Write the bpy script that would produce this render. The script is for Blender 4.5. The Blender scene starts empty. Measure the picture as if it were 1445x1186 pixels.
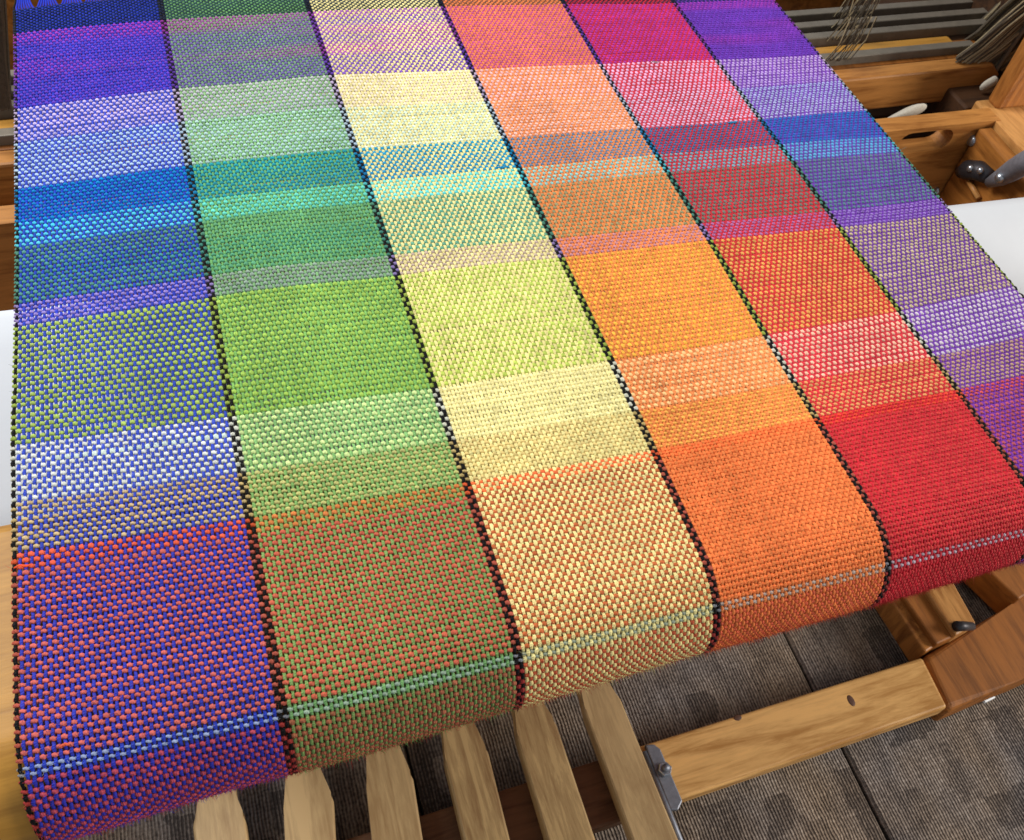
import bpy, bmesh, math, random
import numpy as np
from mathutils import Vector, Matrix
rng = np.random.default_rng(7); random.seed(7)
C = bpy.context.scene
col = C.collection

# ---------------------------------------------------------------- camera
F = 1355.53
cd = bpy.data.cameras.new('camera'); cam = bpy.data.objects.new('camera', cd); col.objects.link(cam)
cd.sensor_width = 36.0; cd.lens = F/1445*36.0; cd.clip_start = 0.02; cd.clip_end = 60
CAM = np.array([0.10595, -0.26247, 0.40221]); ROT = (0.657993, -0.115014, -0.302105)
cam.location = CAM; cam.rotation_euler = ROT
cd.dof.use_dof = True; cd.dof.focus_distance = 0.50; cd.dof.aperture_fstop = 45.0
C.camera = cam
# ---------------------------------------------------------------- light
w = bpy.data.worlds.new('World'); C.world = w; w.use_nodes = True
bg = w.node_tree.nodes['Background']; bg.inputs[0].default_value = (0.90, 0.95, 1.0, 1); bg.inputs[1].default_value = 0.35
def area(name, loc, target, size, power, color):
    l = bpy.data.lights.new(name, 'AREA'); l.shape = 'SQUARE'; l.size = size; l.energy = power; l.color = color
    o = bpy.data.objects.new(name, l); col.objects.link(o); o.location = loc
    o.rotation_euler = (Vector(target)-Vector(loc)).to_track_quat('-Z', 'Y').to_euler()
area('window_light', (-0.9, 1.15, 1.6), (0.25, 0.1, 0), 1.0, 53, (1.0, 0.97, 0.93))
area('low_right_light', (3.0, -0.9, 0.75), (0.7, 0.0, -0.6), 1.1, 64, (1.0, 0.93, 0.84))  # low light at front right, added to brighten the carpet and treadles
C.view_settings.view_transform = 'Standard'; C.view_settings.look = 'None'
C.view_settings.exposure = 0.17; C.view_settings.gamma = 1.0

# ---------------------------------------------------------------- helpers
def lin(c):
    c = np.array(c, float)/255.0
    return np.where(c <= 0.04045, c/12.92, ((c+0.055)/1.055)**2.4)
def L4(c): return tuple(lin(c))+(1.0,)
def put(name, me, mat=None, parent=None):
    o = bpy.data.objects.new(name, me); col.objects.link(o)
    if mat: me.materials.append(mat)
    if parent: o.parent = parent
    return o
def empty(name, loc=(0, 0, 0), rz=0.0):
    o = bpy.data.objects.new(name, None); col.objects.link(o); o.location = loc; o.rotation_euler = (0, 0, rz)
    o.empty_display_size = 0.02
    return o
def tag(o, label=None, cat=None, group=None, kind=None):
    if label: o['label'] = label
    if cat: o['category'] = cat
    if group: o['group'] = group
    if kind: o['kind'] = kind
    return o
def bm_obj(name, bm, mat, parent=None, smooth=False):
    me = bpy.data.meshes.new(name); bmesh.ops.recalc_face_normals(bm, faces=bm.faces[:]); bm.to_mesh(me); bm.free()
    if smooth:
        for p in me.polygons: p.use_smooth = True
    return put(name, me, mat, parent)
def bevel_all(bm, r, seg=2):
    bmesh.ops.bevel(bm, geom=bm.edges[:], offset=r, segments=seg, affect='EDGES', profile=0.5)
def box_bm(x0, x1, y0, y1, z0, z1, r=0.0, seg=2):
    bm = bmesh.new(); bmesh.ops.create_cube(bm, size=1.0)
    for v in bm.verts:
        v.co = Vector(((x0+x1)/2+v.co.x*(x1-x0), (y0+y1)/2+v.co.y*(y1-y0), (z0+z1)/2+v.co.z*(z1-z0)))
    if r: bevel_all(bm, r, seg)
    return bm
def prism_bm(poly, z0, z1, r=0.0, seg=2):
    """polygon (x,y) extruded from z0 to z1"""
    bm = bmesh.new(); n = len(poly)
    a = [bm.verts.new((x, y, z0)) for x, y in poly]; b = [bm.verts.new((x, y, z1)) for x, y in poly]
    bm.faces.new(a[::-1]); bm.faces.new(b)
    for i in range(n): bm.faces.new((a[i], a[(i+1) % n], b[(i+1) % n], b[i]))
    if r: bevel_all(bm, r, seg)
    return bm
def profile_bm(prof, x0, x1):
    """closed (y,z) profile extruded along x"""
    bm = bmesh.new(); n = len(prof)
    a = [bm.verts.new((x0, y, z)) for y, z in prof]; b = [bm.verts.new((x1, y, z)) for y, z in prof]
    bm.faces.new(a); bm.faces.new(b[::-1])
    for i in range(n): bm.faces.new((a[i], a[(i+1) % n], b[(i+1) % n], b[i]))
    return bm
def tube_bm(pts, r, n=8, bm=None, taper=None):
    bm = bm or bmesh.new(); pts = [Vector(p) for p in pts]; rings = []
    for i, p in enumerate(pts):
        t = (pts[min(i+1, len(pts)-1)]-pts[max(i-1, 0)]).normalized()
        ref = Vector((0, 0, 1)) if abs(t.z) < 0.9 else Vector((1, 0, 0))
        a = t.cross(ref).normalized(); b = t.cross(a)
        rr = r if taper is None else taper[i]
        rings.append([bm.verts.new(p+a*rr*math.cos(2*math.pi*k/n)+b*rr*math.sin(2*math.pi*k/n)) for k in range(n)])
    for i in range(len(rings)-1):
        for k in range(n): bm.faces.new((rings[i][k], rings[i][(k+1) % n], rings[i+1][(k+1) % n], rings[i+1][k]))
    bm.faces.new(rings[0][::-1]); bm.faces.new(rings[-1])
    return bm
# photo ray -> world point, used once to survey where things of the room stand
cx, cy_, cz = [math.cos(a) for a in ROT]; sx, sy, sz = [math.sin(a) for a in ROT]
RM = (np.array([[cz, -sz, 0], [sz, cz, 0], [0, 0, 1]]) @ np.array([[cy_, 0, sy], [0, 1, 0], [-sy, 0, cy_]])
      @ np.array([[1, 0, 0], [0, cx, -sx], [0, sx, cx]]))
def ray(x, y): return RM @ np.array([(x-722.5)/F, -(y-593)/F, -1.0])
def at_y(x, y, Y): d = ray(x, y); return CAM+d*((Y-CAM[1])/d[1])
def at_z(x, y, Z): d = ray(x, y); return CAM+d*((Z-CAM[2])/d[2])

# ---------------------------------------------------------------- materials
def mat(name):
    m = bpy.data.materials.new(name); m.use_nodes = True
    nt = m.node_tree; b = nt.nodes['Principled BSDF']; return m, nt, b
def N(nt, t, **kw):
    n = nt.nodes.new(t)
    for k, v in kw.items():
        if k in n.inputs: n.inputs[k].default_value = v
        else: setattr(n, k, v)
    return n
def ramp(nt, fac, stops):
    r = nt.nodes.new('ShaderNodeValToRGB'); e = r.color_ramp.elements
    while len(e) < len(stops): e.new(0.5)
    for el, (p, c) in zip(e, stops): el.position = p; el.color = c
    nt.links.new(fac, r.inputs[0]); return r
def bump(nt, b, h, strength, dist):
    n = N(nt, 'ShaderNodeBump', Strength=strength, Distance=dist); nt.links.new(h, n.inputs['Height']); nt.links.new(n.outputs[0], b.inputs['Normal'])
def wood(name, c1, c2, axis='x', rough=0.45, grain=1.0, spots=True):
    m, nt, b = mat(name)
    tc = nt.nodes.new('ShaderNodeTexCoord'); mp = nt.nodes.new('ShaderNodeMapping')
    s = [42, 42, 42]; s['xyz'.index(axis)] = 4.2
    mp.inputs['Scale'].default_value = s; nt.links.new(tc.outputs['Object'], mp.inputs[0])
    oi = nt.nodes.new('ShaderNodeObjectInfo'); ad = nt.nodes.new('ShaderNodeVectorMath'); ad.operation = 'ADD'
    ml = nt.nodes.new('ShaderNodeMath'); ml.operation = 'MULTIPLY'; ml.inputs[1].default_value = 37.0
    nt.links.new(oi.outputs['Random'], ml.inputs[0]); nt.links.new(mp.outputs[0], ad.inputs[0]); nt.links.new(ml.outputs[0], ad.inputs[1])
    n1 = N(nt, 'ShaderNodeTexNoise', Scale=1.6, Detail=6.0, Roughness=0.62, Distortion=0.9); nt.links.new(ad.outputs[0], n1.inputs['Vector'])
    n2 = N(nt, 'ShaderNodeTexNoise', Scale=8.0, Detail=6.0, Roughness=0.75); nt.links.new(ad.outputs[0], n2.inputs['Vector'])
    n3 = N(nt, 'ShaderNodeTexNoise', Scale=14.0, Detail=3.0); nt.links.new(tc.outputs['Object'], n3.inputs['Vector'])
    mx = N(nt, 'ShaderNodeMath', operation='MULTIPLY_ADD'); nt.links.new(n2.outputs[0], mx.inputs[0]); mx.inputs[1].default_value = 0.35*grain; nt.links.new(n1.outputs[0], mx.inputs[2])
    my = N(nt, 'ShaderNodeMath', operation='MULTIPLY_ADD'); nt.links.new(n3.outputs[0], my.inputs[0]); my.inputs[1].default_value = 0.35; nt.links.new(mx.outputs[0], my.inputs[2])
    ctr = 0.675+0.175*grain; spd = 0.13*(1+0.25*grain)
    r = ramp(nt, my.outputs[0], [(ctr-spd, L4(c2)), (ctr+0.25*spd, L4(c1)), (min(1, ctr+spd), tuple(min(1, v*1.15) for v in lin(c1))+(1,))])
    b.inputs['Specular IOR Level'].default_value = 0.3
    nt.links.new(r.outputs[0], b.inputs['Base Color'])
    b.inputs['Roughness'].default_value = rough
    bump(nt, b, mx.outputs[0], 0.25, 0.0008)
    return m
def plain(name, c, rough=0.5, metal=0.0, noise=0.12, scale=60.0, bstr=0.15):
    m, nt, b = mat(name)
    tc = nt.nodes.new('ShaderNodeTexCoord')
    n = N(nt, 'ShaderNodeTexNoise', Scale=scale, Detail=5.0, Roughness=0.65); nt.links.new(tc.outputs['Object'], n.inputs['Vector'])
    a = lin(c); r = ramp(nt, n.outputs[0], [(0.3, tuple(a*(1-noise))+(1,)), (0.7, tuple(np.minimum(a*(1+noise), 1))+(1,))])
    nt.links.new(r.outputs[0], b.inputs['Base Color']); b.inputs['Roughness'].default_value = rough; b.inputs['Metallic'].default_value = metal
    bump(nt, b, n.outputs[0], bstr, 0.001)
    return m
def yarn_mat():
    m, nt, b = mat('cotton_yarn')
    at = nt.nodes.new('ShaderNodeAttribute'); at.attribute_name = 'yarn'
    tc = nt.nodes.new('ShaderNodeTexCoord')
    n = N(nt, 'ShaderNodeTexNoise', Scale=1100.0, Detail=3.0, Roughness=0.7); nt.links.new(tc.outputs['Object'], n.inputs['Vector'])
    n2 = N(nt, 'ShaderNodeTexNoise', Scale=90.0, Detail=3.0); nt.links.new(tc.outputs['Object'], n2.inputs['Vector'])
    hs = nt.nodes.new('ShaderNodeHueSaturation')
    mr = N(nt, 'ShaderNodeMapRange'); mr.inputs[1].default_value = 0.25; mr.inputs[2].default_value = 0.75; mr.inputs[3].default_value = 0.80; mr.inputs[4].default_value = 1.18
    nt.links.new(n.outputs[0], mr.inputs[0])
    mr2 = N(nt, 'ShaderNodeMapRange'); mr2.inputs[1].default_value = 0.3; mr2.inputs[2].default_value = 0.7; mr2.inputs[3].default_value = 0.93; mr2.inputs[4].default_value = 1.07
    nt.links.new(n2.outputs[0], mr2.inputs[0])
    mu = N(nt, 'ShaderNodeMath', operation='MULTIPLY'); nt.links.new(mr.outputs[0], mu.inputs[0]); nt.links.new(mr2.outputs[0], mu.inputs[1])
    pa = nt.nodes.new('ShaderNodeAttribute'); pa.attribute_name = 'ply'
    pm = N(nt, 'ShaderNodeMath', operation='MULTIPLY'); nt.links.new(pa.outputs['Fac'], pm.inputs[0]); pm.inputs[1].default_value = 2*math.pi
    ps = N(nt, 'ShaderNodeMath', operation='SINE'); nt.links.new(pm.outputs[0], ps.inputs[0])
    pb = N(nt, 'ShaderNodeMath', operation='MULTIPLY_ADD'); nt.links.new(ps.outputs[0], pb.inputs[0]); pb.inputs[1].default_value = 0.5; nt.links.new(n.outputs[0], pb.inputs[2])
    nt.links.new(mu.outputs[0], hs.inputs['Value']); nt.links.new(at.outputs['Color'], hs.inputs['Color'])
    nt.links.new(hs.outputs[0], b.inputs['Base Color'])
    b.inputs['Roughness'].default_value = 0.62; b.inputs['Specular IOR Level'].default_value = 0.14
    b.inputs['Sheen Weight'].default_value = 0.02; b.inputs['Sheen Roughness'].default_value = 0.5
    bump(nt, b, pb.outputs[0], 0.55, 0.0003)
    return m
def carpet_mat():
    m, nt, b = mat('ribbed_carpet')
    tc = nt.nodes.new('ShaderNodeTexCoord'); sp = nt.nodes.new('ShaderNodeSeparateXYZ')
    n0 = N(nt, 'ShaderNodeTexNoise', Scale=60.0, Detail=2.0); nt.links.new(tc.outputs['Object'], n0.inputs['Vector'])
    mixv = N(nt, 'ShaderNodeMixRGB', blend_type='ADD'); mixv.inputs[0].default_value = 0.0030
    nt.links.new(tc.outputs['Object'], mixv.inputs[1]); nt.links.new(n0.outputs['Color'], mixv.inputs[2])
    nt.links.new(mixv.outputs[0], sp.inputs[0])
    def sine(sock, k, off=0.0):
        a = N(nt, 'ShaderNodeMath', operation='MULTIPLY'); nt.links.new(sock, a.inputs[0]); a.inputs[1].default_value = k
        s = N(nt, 'ShaderNodeMath', operation='SINE'); nt.links.new(a.outputs[0], s.inputs[0])
        t = N(nt, 'ShaderNodeMath', operation='MULTIPLY_ADD'); nt.links.new(s.outputs[0], t.inputs[0]); t.inputs[1].default_value = 0.5; t.inputs[2].default_value = 0.5
        return t.outputs[0]
    rib = sine(sp.outputs['X'], 2*math.pi/0.0038); loop = sine(sp.outputs['Y'], 2*math.pi/0.0042)
    pile = N(nt, 'ShaderNodeMath', operation='MULTIPLY_ADD'); nt.links.new(loop, pile.inputs[0]); pile.inputs[1].default_value = 0.16; nt.links.new(rib, pile.inputs[2])
    # long streaks along the ribs and brick-like tone patches
    mp = nt.nodes.new('ShaderNodeMapping'); mp.inputs['Scale'].default_value = (150, 9, 1); nt.links.new(tc.outputs['Object'], mp.inputs[0])
    st = N(nt, 'ShaderNodeTexNoise', Scale=1.0, Detail=3.0, Roughness=0.6); nt.links.new(mp.outputs[0], st.inputs['Vector'])
    mp2 = nt.nodes.new('ShaderNodeMapping'); mp2.inputs['Scale'].default_value = (34, 26, 1); nt.links.new(tc.outputs['Object'], mp2.inputs[0])
    oi = nt.nodes.new('ShaderNodeObjectInfo'); av = nt.nodes.new('ShaderNodeVectorMath'); av.operation = 'MULTIPLY_ADD'
    av.inputs[1].default_value = (60, 60, 60); nt.links.new(oi.outputs['Random'], av.inputs[0]); nt.links.new(mp2.outputs[0], av.inputs[2])
    vo = N(nt, 'ShaderNodeTexNoise', Scale=1.0, Detail=1.5); nt.links.new(av.outputs[0], vo.inputs['Vector'])
    v2 = N(nt, 'ShaderNodeTexVoronoi', Scale=0.85, distance='CHEBYCHEV', Randomness=0.45); nt.links.new(av.outputs[0], v2.inputs['Vector'])
    s2 = nt.nodes.new('ShaderNodeSeparateColor'); nt.links.new(v2.outputs['Color'], s2.inputs[0])
    sq = ramp(nt, s2.outputs[0], [(0.0, (0, 0, 0, 1)), (0.22, (0.1, 0.1, 0.1, 1)), (0.30, (0.75, 0.75, 0.75, 1)), (1.0, (1, 1, 1, 1))])
    sc = ramp(nt, vo.outputs[0], [(0.40, (0, 0, 0, 1)), (0.46, (0.6, 0.6, 0.6, 1)), (0.62, (0.8, 0.8, 0.8, 1)), (0.68, (1, 1, 1, 1))])
    mp3 = nt.nodes.new('ShaderNodeMapping'); mp3.inputs['Scale'].default_value = (300, 240, 1); nt.links.new(tc.outputs['Object'], mp3.inputs[0])
    fn = N(nt, 'ShaderNodeTexNoise', Scale=1.0, Detail=2.0); nt.links.new(mp3.outputs[0], fn.inputs['Vector'])
    def addm(a, ka, c):
        q = N(nt, 'ShaderNodeMath', operation='MULTIPLY_ADD'); nt.links.new(a, q.inputs[0]); q.inputs[1].default_value = ka
        if hasattr(c, 'links'): nt.links.new(c, q.inputs[2])
        else: q.inputs[2].default_value = c
        return q.outputs[0]
    v = addm(pile.outputs[0], 0.30, addm(st.outputs[0], 0.50, addm(sc.outputs[0], 0.12, addm(sq.outputs[0], 0.24, addm(fn.outputs[0], 0.80, -0.80)))))
    r = ramp(nt, v, [(0.05, L4((82, 74, 68))), (0.45, L4((154, 140, 126))), (0.95, L4((222, 212, 198)))])
    hz = N(nt, 'ShaderNodeTexNoise', Scale=7.0, Detail=2.0); nt.links.new(tc.outputs['Object'], hz.inputs['Vector'])
    tint = ramp(nt, hz.outputs[0], [(0.35, (0.80, 0.86, 1.0, 1)), (0.65, (1.0, 0.93, 0.84, 1))])
    mu = N(nt, 'ShaderNodeMixRGB', blend_type='MULTIPLY'); mu.inputs[0].default_value = 1.0
    nt.links.new(r.outputs[0], mu.inputs[1]); nt.links.new(tint.outputs[0], mu.inputs[2]); nt.links.new(mu.outputs[0], b.inputs['Base Color'])
    b.inputs['Roughness'].default_value = 0.95; b.inputs['Specular IOR Level'].default_value = 0.1
    bump(nt, b, pile.outputs[0], 0.8, 0.0015)
    return m
M_yarn = yarn_mat(); M_carpet = carpet_mat()
M_treadle = [wood('treadle_wood', (184, 156, 112), (158, 128, 88), 'y', 0.38, 1.2), wood('treadle_wood_grained', (180, 152, 106), (146, 116, 78), 'y', 0.38, 1.5)]
M_beamx = wood('honey_beam_wood', (214, 166, 102), (176, 126, 66), 'x', 0.40)
M_tan = wood('pale_beam_wood', (182, 132, 56), (156, 108, 42), 'x', 0.45)
M_browny = wood('brown_stained_wood', (150, 92, 38), (118, 70, 26), 'y', 0.55)
M_ambery = wood('amber_rail_wood', (196, 142, 82), (150, 98, 48), 'y', 0.40)
M_amberx = wood('amber_castle_wood', (176, 120, 62), (134, 84, 38), 'x', 0.40)
M_amberz = wood('amber_post_wood', (172, 112, 54), (124, 74, 32), 'z', 0.42)
M_amberd = wood('deep_amber_wood', (164, 106, 48), (122, 74, 30), 'y', 0.42)
M_rail_shaded = wood('shaded_rail_wood', (112, 78, 54), (82, 54, 36), 'x', 0.5)
M_castle_dark = wood('dark_castle_wood', (70, 46, 28), (44, 28, 18), 'x', 0.6)
M_dark = plain('dark_interior', (34, 26, 20), 0.9)
M_steel = plain('zinc_steel', (128, 132, 142), 0.5, 0.7, 0.2, 120)
M_bolt = plain('bolt_steel', (176, 182, 190), 0.28, 0.9, 0.15, 300)
M_iron = plain('dark_iron', (64, 62, 66), 0.42, 0.6, 0.25, 200)
M_lever = plain('grey_lever', (124, 124, 132), 0.5, 0.2, 0.2, 150)
M_bar = plain('dull_aluminium', (120, 112, 100), 0.5, 0.2, 0.15, 90)
M_white = plain('white_card', (212, 217, 224), 0.55, 0, 0.02, 30, 0.05)
M_felt = plain('grey_felt', (186, 180, 166), 0.95, 0, 0.12, 300, 0.4)
M_heddle = plain('heddle_string', (164, 148, 116), 0.8, 0, 0.25, 400)
M_heddle_dark = plain('heddle_string_dark', (92, 82, 68), 0.85, 0, 0.25, 400)
M_plastic = plain('white_plastic', (238, 240, 242), 0.4)
M_knot = plain('wood_knot', (84, 50, 32), 0.6, 0, 0.3, 500)

# ================================================================ SETTING: carpet
FZ = -0.69
floor_ = box_bm(-2.5, 3.0, -2.5, 3.2, FZ-0.05, FZ-0.006)
floor_o = bm_obj('floor', floor_, M_dark); tag(floor_o, 'brown grey ribbed carpet tiles under the loom', None, None, 'structure')
YAW = 0.016                                     # the loom stands a hair askew to the cloth
proto = None
for ix in range(-3, 4):
    for iy in range(-2, 5):
        x0, y0 = 0.722+0.5*ix, -0.205+0.5*iy
        if proto is None:
            bm = box_bm(-0.2488, 0.2488, -0.2488, 0.2488, -0.009, 0.0, 0.0055, 3)
            t = bm_obj('carpet_tile', bm, M_carpet, floor_o); proto = t
        else:
            t = proto.copy(); col.objects.link(t)
        t.location = (x0+0.25, y0+0.25, FZ+random.uniform(-0.0006, 0.0006))
        t.rotation_euler = (0, 0, random.uniform(-0.003, 0.003))

# ================================================================ THE CLOTH
LU = np.array([0, .1024, .2086, .3113, .4117, .5080, .6])
R_ROLL = 0.035
def y0_of(u): return -0.0845+0.025*u
nan = np.nan
VB = np.array([      # where each colour band begins along the seven black lines (metres along the warp)
 [.4505, .4600, .467, .4615, .457, .452, .448],
 [.4214, .4256, .4311, .4225, .4177, .4126, .4085],
 [.3334, .3424, .3450, .3403, .3327, .3307, .3249],
 [.2965, .3064, .3060, .2990, .2945, .2920, .2885],
 [.2523, .2612, .2597, .2559, .2538, .2516, .2492],
 [.2230, .2240, .2273, .2243, .2222, .2200, .2170],
 [.2003, .2076, .2045, .2038, .2036, .2013, .1986],
 [.1550, .1597, .1571, .1532, .1500, .1474, .1460],
 [.1386, .1423, .1395, .1365, .1332, .1322, .1301],
 [.0588, .0545, .0517, .0508, .0507, .0526, .0577],
 [.0251, .0192, .0156, .0119, .0138, .0147, .0165],
 [-.0018, -.0081, -.0101, -.0122, -.0136, -.0116, -.0100],
 [-.0114, -.0170, -.0188, -.0185, -.0190, -.0185, -.0175],
 [-.0990, -.1015, -.1030, -.1015, -.1030, -.1030, -.1040],
 [-.1050, -.1075, -.1090, -.1075, -.1090, -.1090, -.1100],
 [-.2050, -.2075, -.2090, -.2075, -.2090, -.2090, -.2100]])
CNT = [17, 28, 11, 14, 11, 6, 15, 6, 24, 11, 10, 3, 31, 2, 35]
EP = 50; NE = 300
u_end = []
for b in range(6):                                # 50 ends a stripe; one black end either side of each line
    u_end.append(np.linspace(LU[b], LU[b+1], EP, endpoint=False)+(LU[b+1]-LU[b])/EP/2)
u_end = np.concatenate(u_end)
polys = [np.polyfit(LU, VB[j], 3) for j in range(len(VB))]
vb_u = np.array([np.polyval(polys[j], u_end) for j in range(len(VB))])      # (16,NE)
cum = np.concatenate([[0], np.cumsum(CNT)]); NP = cum[-1]
kk = np.arange(NP)+0.5
V = np.empty((NP, NE))
for i in range(NE): V[:, i] = np.interp(kk, cum, vb_u[:, i])
sp_loc = -np.gradient(V, axis=0)                  # local pick spacing
U = np.repeat(u_end[None, :], NP, 0)
# small unevenness of hand weaving
def smooth_noise(shape, sa, sb, amp):
    a = rng.normal(size=shape)
    for ax, s in ((0, sa), (1, sb)):
        if s > 0:
            k = np.exp(-0.5*(np.arange(-3*s, 3*s+1)/s)**2); k /= k.sum()
            a = np.apply_along_axis(lambda q: np.convolve(np.pad(q, 3*s, mode='wrap'), k, 'valid'), ax, a)
    return a/a.std()*amp
V += smooth_noise(V.shape, 0, 12, 0.00020)+smooth_noise(V.shape, 6, 10, 0.00015)+rng.normal(size=V.shape)*0.00011+rng.normal(size=(NP, 1))*0.00010
U += smooth_noise(U.shape, 10, 2, 0.00017)+rng.normal(size=U.shape)*0.00008
edge = np.exp(-U/0.006)                            # the left selvedge wanders a little
U += edge*np.interp(V, [-.2, -.1, -.03, .06, .2, .42], [.0005, -.001, -.0018, -.0016, .0016, .002])
# gentle waviness so the web is not a drafting plane
Hh = smooth_noise((NP, NE), 14, 14, 0.0005)+rng.normal(size=(NP, NE))*0.00006
def surf(U, V, h):
    y0 = y0_of(U); th = np.clip((y0-V)/R_ROLL, 0, None)
    ny, nz = -np.sin(th), np.cos(th)
    ext = np.clip(th-math.radians(235), 0, None); 
    y = np.where(V > y0, V, y0-R_ROLL*np.sin(th)); z = np.where(V > y0, 0.0, -R_ROLL*(1-np.cos(th)))
    z = z-0.006*np.clip((V-0.36)/0.1, 0, 1)**2*0
    return np.stack([U, y+ny*h, z+nz*h], -1), np.stack([np.zeros_like(U), ny, nz], -1)
# yarn colours ------------------------------------------------------------
WARP = [(26, 50, 184), (112, 170, 94), (242, 229, 156), (246, 138, 72), (204, 34, 50), (106, 46, 166)]
WARP_NAMES = ['cobalt blue', 'leaf green', 'pale yellow', 'light orange', 'crimson', 'violet']
BLACK = (8, 7, 9)
WEFT = [((20, 40, 84), (12, 26, 52)), ((176, 62, 186), (112, 66, 196)), ((238, 212, 248), (214, 200, 246)), ((196, 224, 252), (206, 232, 250)),
        ((0, 146, 204), (10, 134, 200)), ((66, 214, 236), (98, 222, 232)), ((74, 156, 140), (92, 160, 134)), ((158, 138, 214), (172, 150, 214)),
        ((186, 212, 90), (178, 204, 82)), ((246, 248, 232), (238, 240, 214)), ((226, 200, 124), (222, 192, 128)), ((250, 98, 50), (250, 104, 56)),
        ((216, 106, 84), (206, 94, 72)), ((158, 160, 168), (150, 152, 160)), ((190, 60, 58), (186, 62, 54))]
WEFT_NAMES = ['navy blue', 'magenta and purple mottled', 'pale lavender', 'ice blue', 'turquoise blue', 'bright cyan', 'teal green', 'soft lilac', 'lime green',
              'cream white', 'sandy yellow', 'bright orange', 'rust red', 'light grey', 'dark rust']
pick_band = np.repeat(np.arange(len(CNT)), CNT)
is_black = np.zeros(NE, bool)
for b in range(6): is_black[b*EP] = True; is_black[b*EP+EP-1] = True
is_black[1] = False
warp_col = np.array([lin(BLACK) if is_black[i] else lin(WARP[i//EP])*rng.uniform(0.94, 1.05) for i in range(NE)])
warp_tint = smooth_noise((NP, NE), 18, 6, 0.06)
m1 = smooth_noise((NP, NE), 2, 24, 1.0)
weft_col = np.empty((NP, NE, 3))
for k in range(NP):
    a, c = [lin(q) for q in WEFT[pick_band[k]]]
    f = np.clip(0.5+0.35*m1[k], 0, 1)
    if pick_band[k] == 1:
        ph = (k-cum[1])/28.0; f = np.clip(0.5+0.55*m1[k]+(ph-0.32)*2.0, 0, 1)
    if pick_band[k] == 2: f = np.clip(f*0.4+((k-cum[2])/11.0), 0, 1)
    if pick_band[k] == 4 and k < cum[4]+2: pass
    weft_col[k] = a*(1-f[:, None])+c*f[:, None]
    weft_col[k] *= rng.uniform(0.95, 1.05)
# two picks share one shed in places: thicker, paler floats
wf_w = np.ones((NP, NE)); wf_h = np.ones((NP, NE))
def thick(k, i0, i1, f=1.35, c=None):
    wf_w[k, i0:i1] *= f; wf_h[k, i0:i1] *= 1.1
    if c is not None: weft_col[k, i0:i1] = lin(c)
thick(cum[9]+3, 9, 48, 1.45, (226, 240, 214)); thick(cum[9]+10, 54, 96, 1.3, (236, 240, 206))
thick(cum[12], 2, 46, 1.25, (246, 100, 66)); thick(cum[8], 4, 40, 1.25)
thick(cum[11], 0, 48, 1.1)
# each stripe settles differently: heavy warp rides high in the yellow and orange stripes, weft in the others
def sRGB(c):
    c = np.clip(c, 0, 1); return np.where(c <= 0.0031308, c*12.92, 1.055*c**(1/2.4)-0.055)
def unS(c): return np.where(c <= 0.04045, c/12.92, ((c+0.055)/1.055)**2.4)
MIXW = np.repeat([0.12, 0.34, 0.14, 0.48, 0.34, 0.28], EP); MIXP = np.repeat([0.13, 0.14, 0.04, 0.08, 0.10, 0.12], EP)
MIXW[is_black] = 0.22; MIXP[is_black] = 0.0
lum = weft_col @ np.array([.21, .72, .07])
wS, pS = sRGB(weft_col), sRGB(np.repeat(warp_col[None], NP, 0))
mw = (MIXW[None, :]*(1-0.25*np.clip(lum, 0, 1)))[..., None]
weft_mix = unS(wS*(1-mw)+pS*mw)
for (b_, s_), c_ in {(8, 3): (246, 186, 72), (8, 4): (238, 172, 92), (8, 5): (204, 186, 150), (12, 2): (200, 106, 60), (14, 2): (192, 88, 56), (12, 1): (200, 98, 74), (1, 4): (180, 54, 158), (2, 4): (238, 184, 222), (3, 4): (228, 190, 224), (1, 3): (200, 86, 142), (2, 3): (246, 196, 196), (3, 3): (242, 198, 188), (4, 3): (112, 140, 170), (5, 3): (150, 208, 204), (9, 1): (206, 226, 152),
                    (9, 3): (250, 200, 136), (9, 4): (246, 196, 168), (10, 3): (246, 180, 84), (10, 4): (236, 164, 104), (7, 1): (142, 162, 150), (12, 0): (204, 102, 94), (14, 0): (182, 74, 92), (9, 2): (248, 238, 172), (2, 2): (240, 226, 206), (3, 2): (216, 236, 222), (7, 2): (196, 176, 162), (12, 3): (236, 120, 62), (13, 0): (146, 160, 196), (13, 1): (150, 172, 152), (13, 2): (150, 160, 140), (13, 3): (190, 172, 160), (13, 4): (186, 170, 180), (12, 4): (206, 62, 58)}.items():
    rows = np.where(pick_band == b_)[0]; cols_ = np.arange(s_*EP, s_*EP+EP); cols_ = cols_[~is_black[cols_]]
    weft_mix[np.ix_(rows, cols_)] = lin(c_)[None, None]*(1+0.05*rng.normal(size=(len(rows), 1, 1)))
warp_mix = unS(pS*(1-MIXP[None, :, None])+wS*MIXP[None, :, None])
def soften(a):                                       # blend the stripe settings over a few ends
    k = np.ones(3)/3; return np.convolve(np.pad(a, 1, mode='edge'), k, 'valid')
AP_ = soften(np.repeat([.00054, .00048, .00070, .00062, .00056, .00052], EP)); AW_ = soften(np.repeat([.00074, .00078, .00042, .00036, .00056, .00074], EP))
fl_w = 1+0.07*smooth_noise((NP, NE), 0, 3, 1.0)+0.06*rng.normal(size=(NP, NE)); fl_p = 1+0.07*rng.normal(size=(NP, NE))
weft_mix *= (1+0.07*rng.normal(size=(NP, NE, 1))); warp_mix *= (1+0.07*rng.normal(size=(NP, NE, 1)))
STRW = soften(np.repeat([.87, .97, 1.0, 1.0, .97, .92], EP))
BANDW = np.array([1, 1, .88, .86, 1, .92, 1, .95, .97, .94, .97, 1, 1, .72, 1])
AP_ *= 0.88; AW_ *= 0.88
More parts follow.
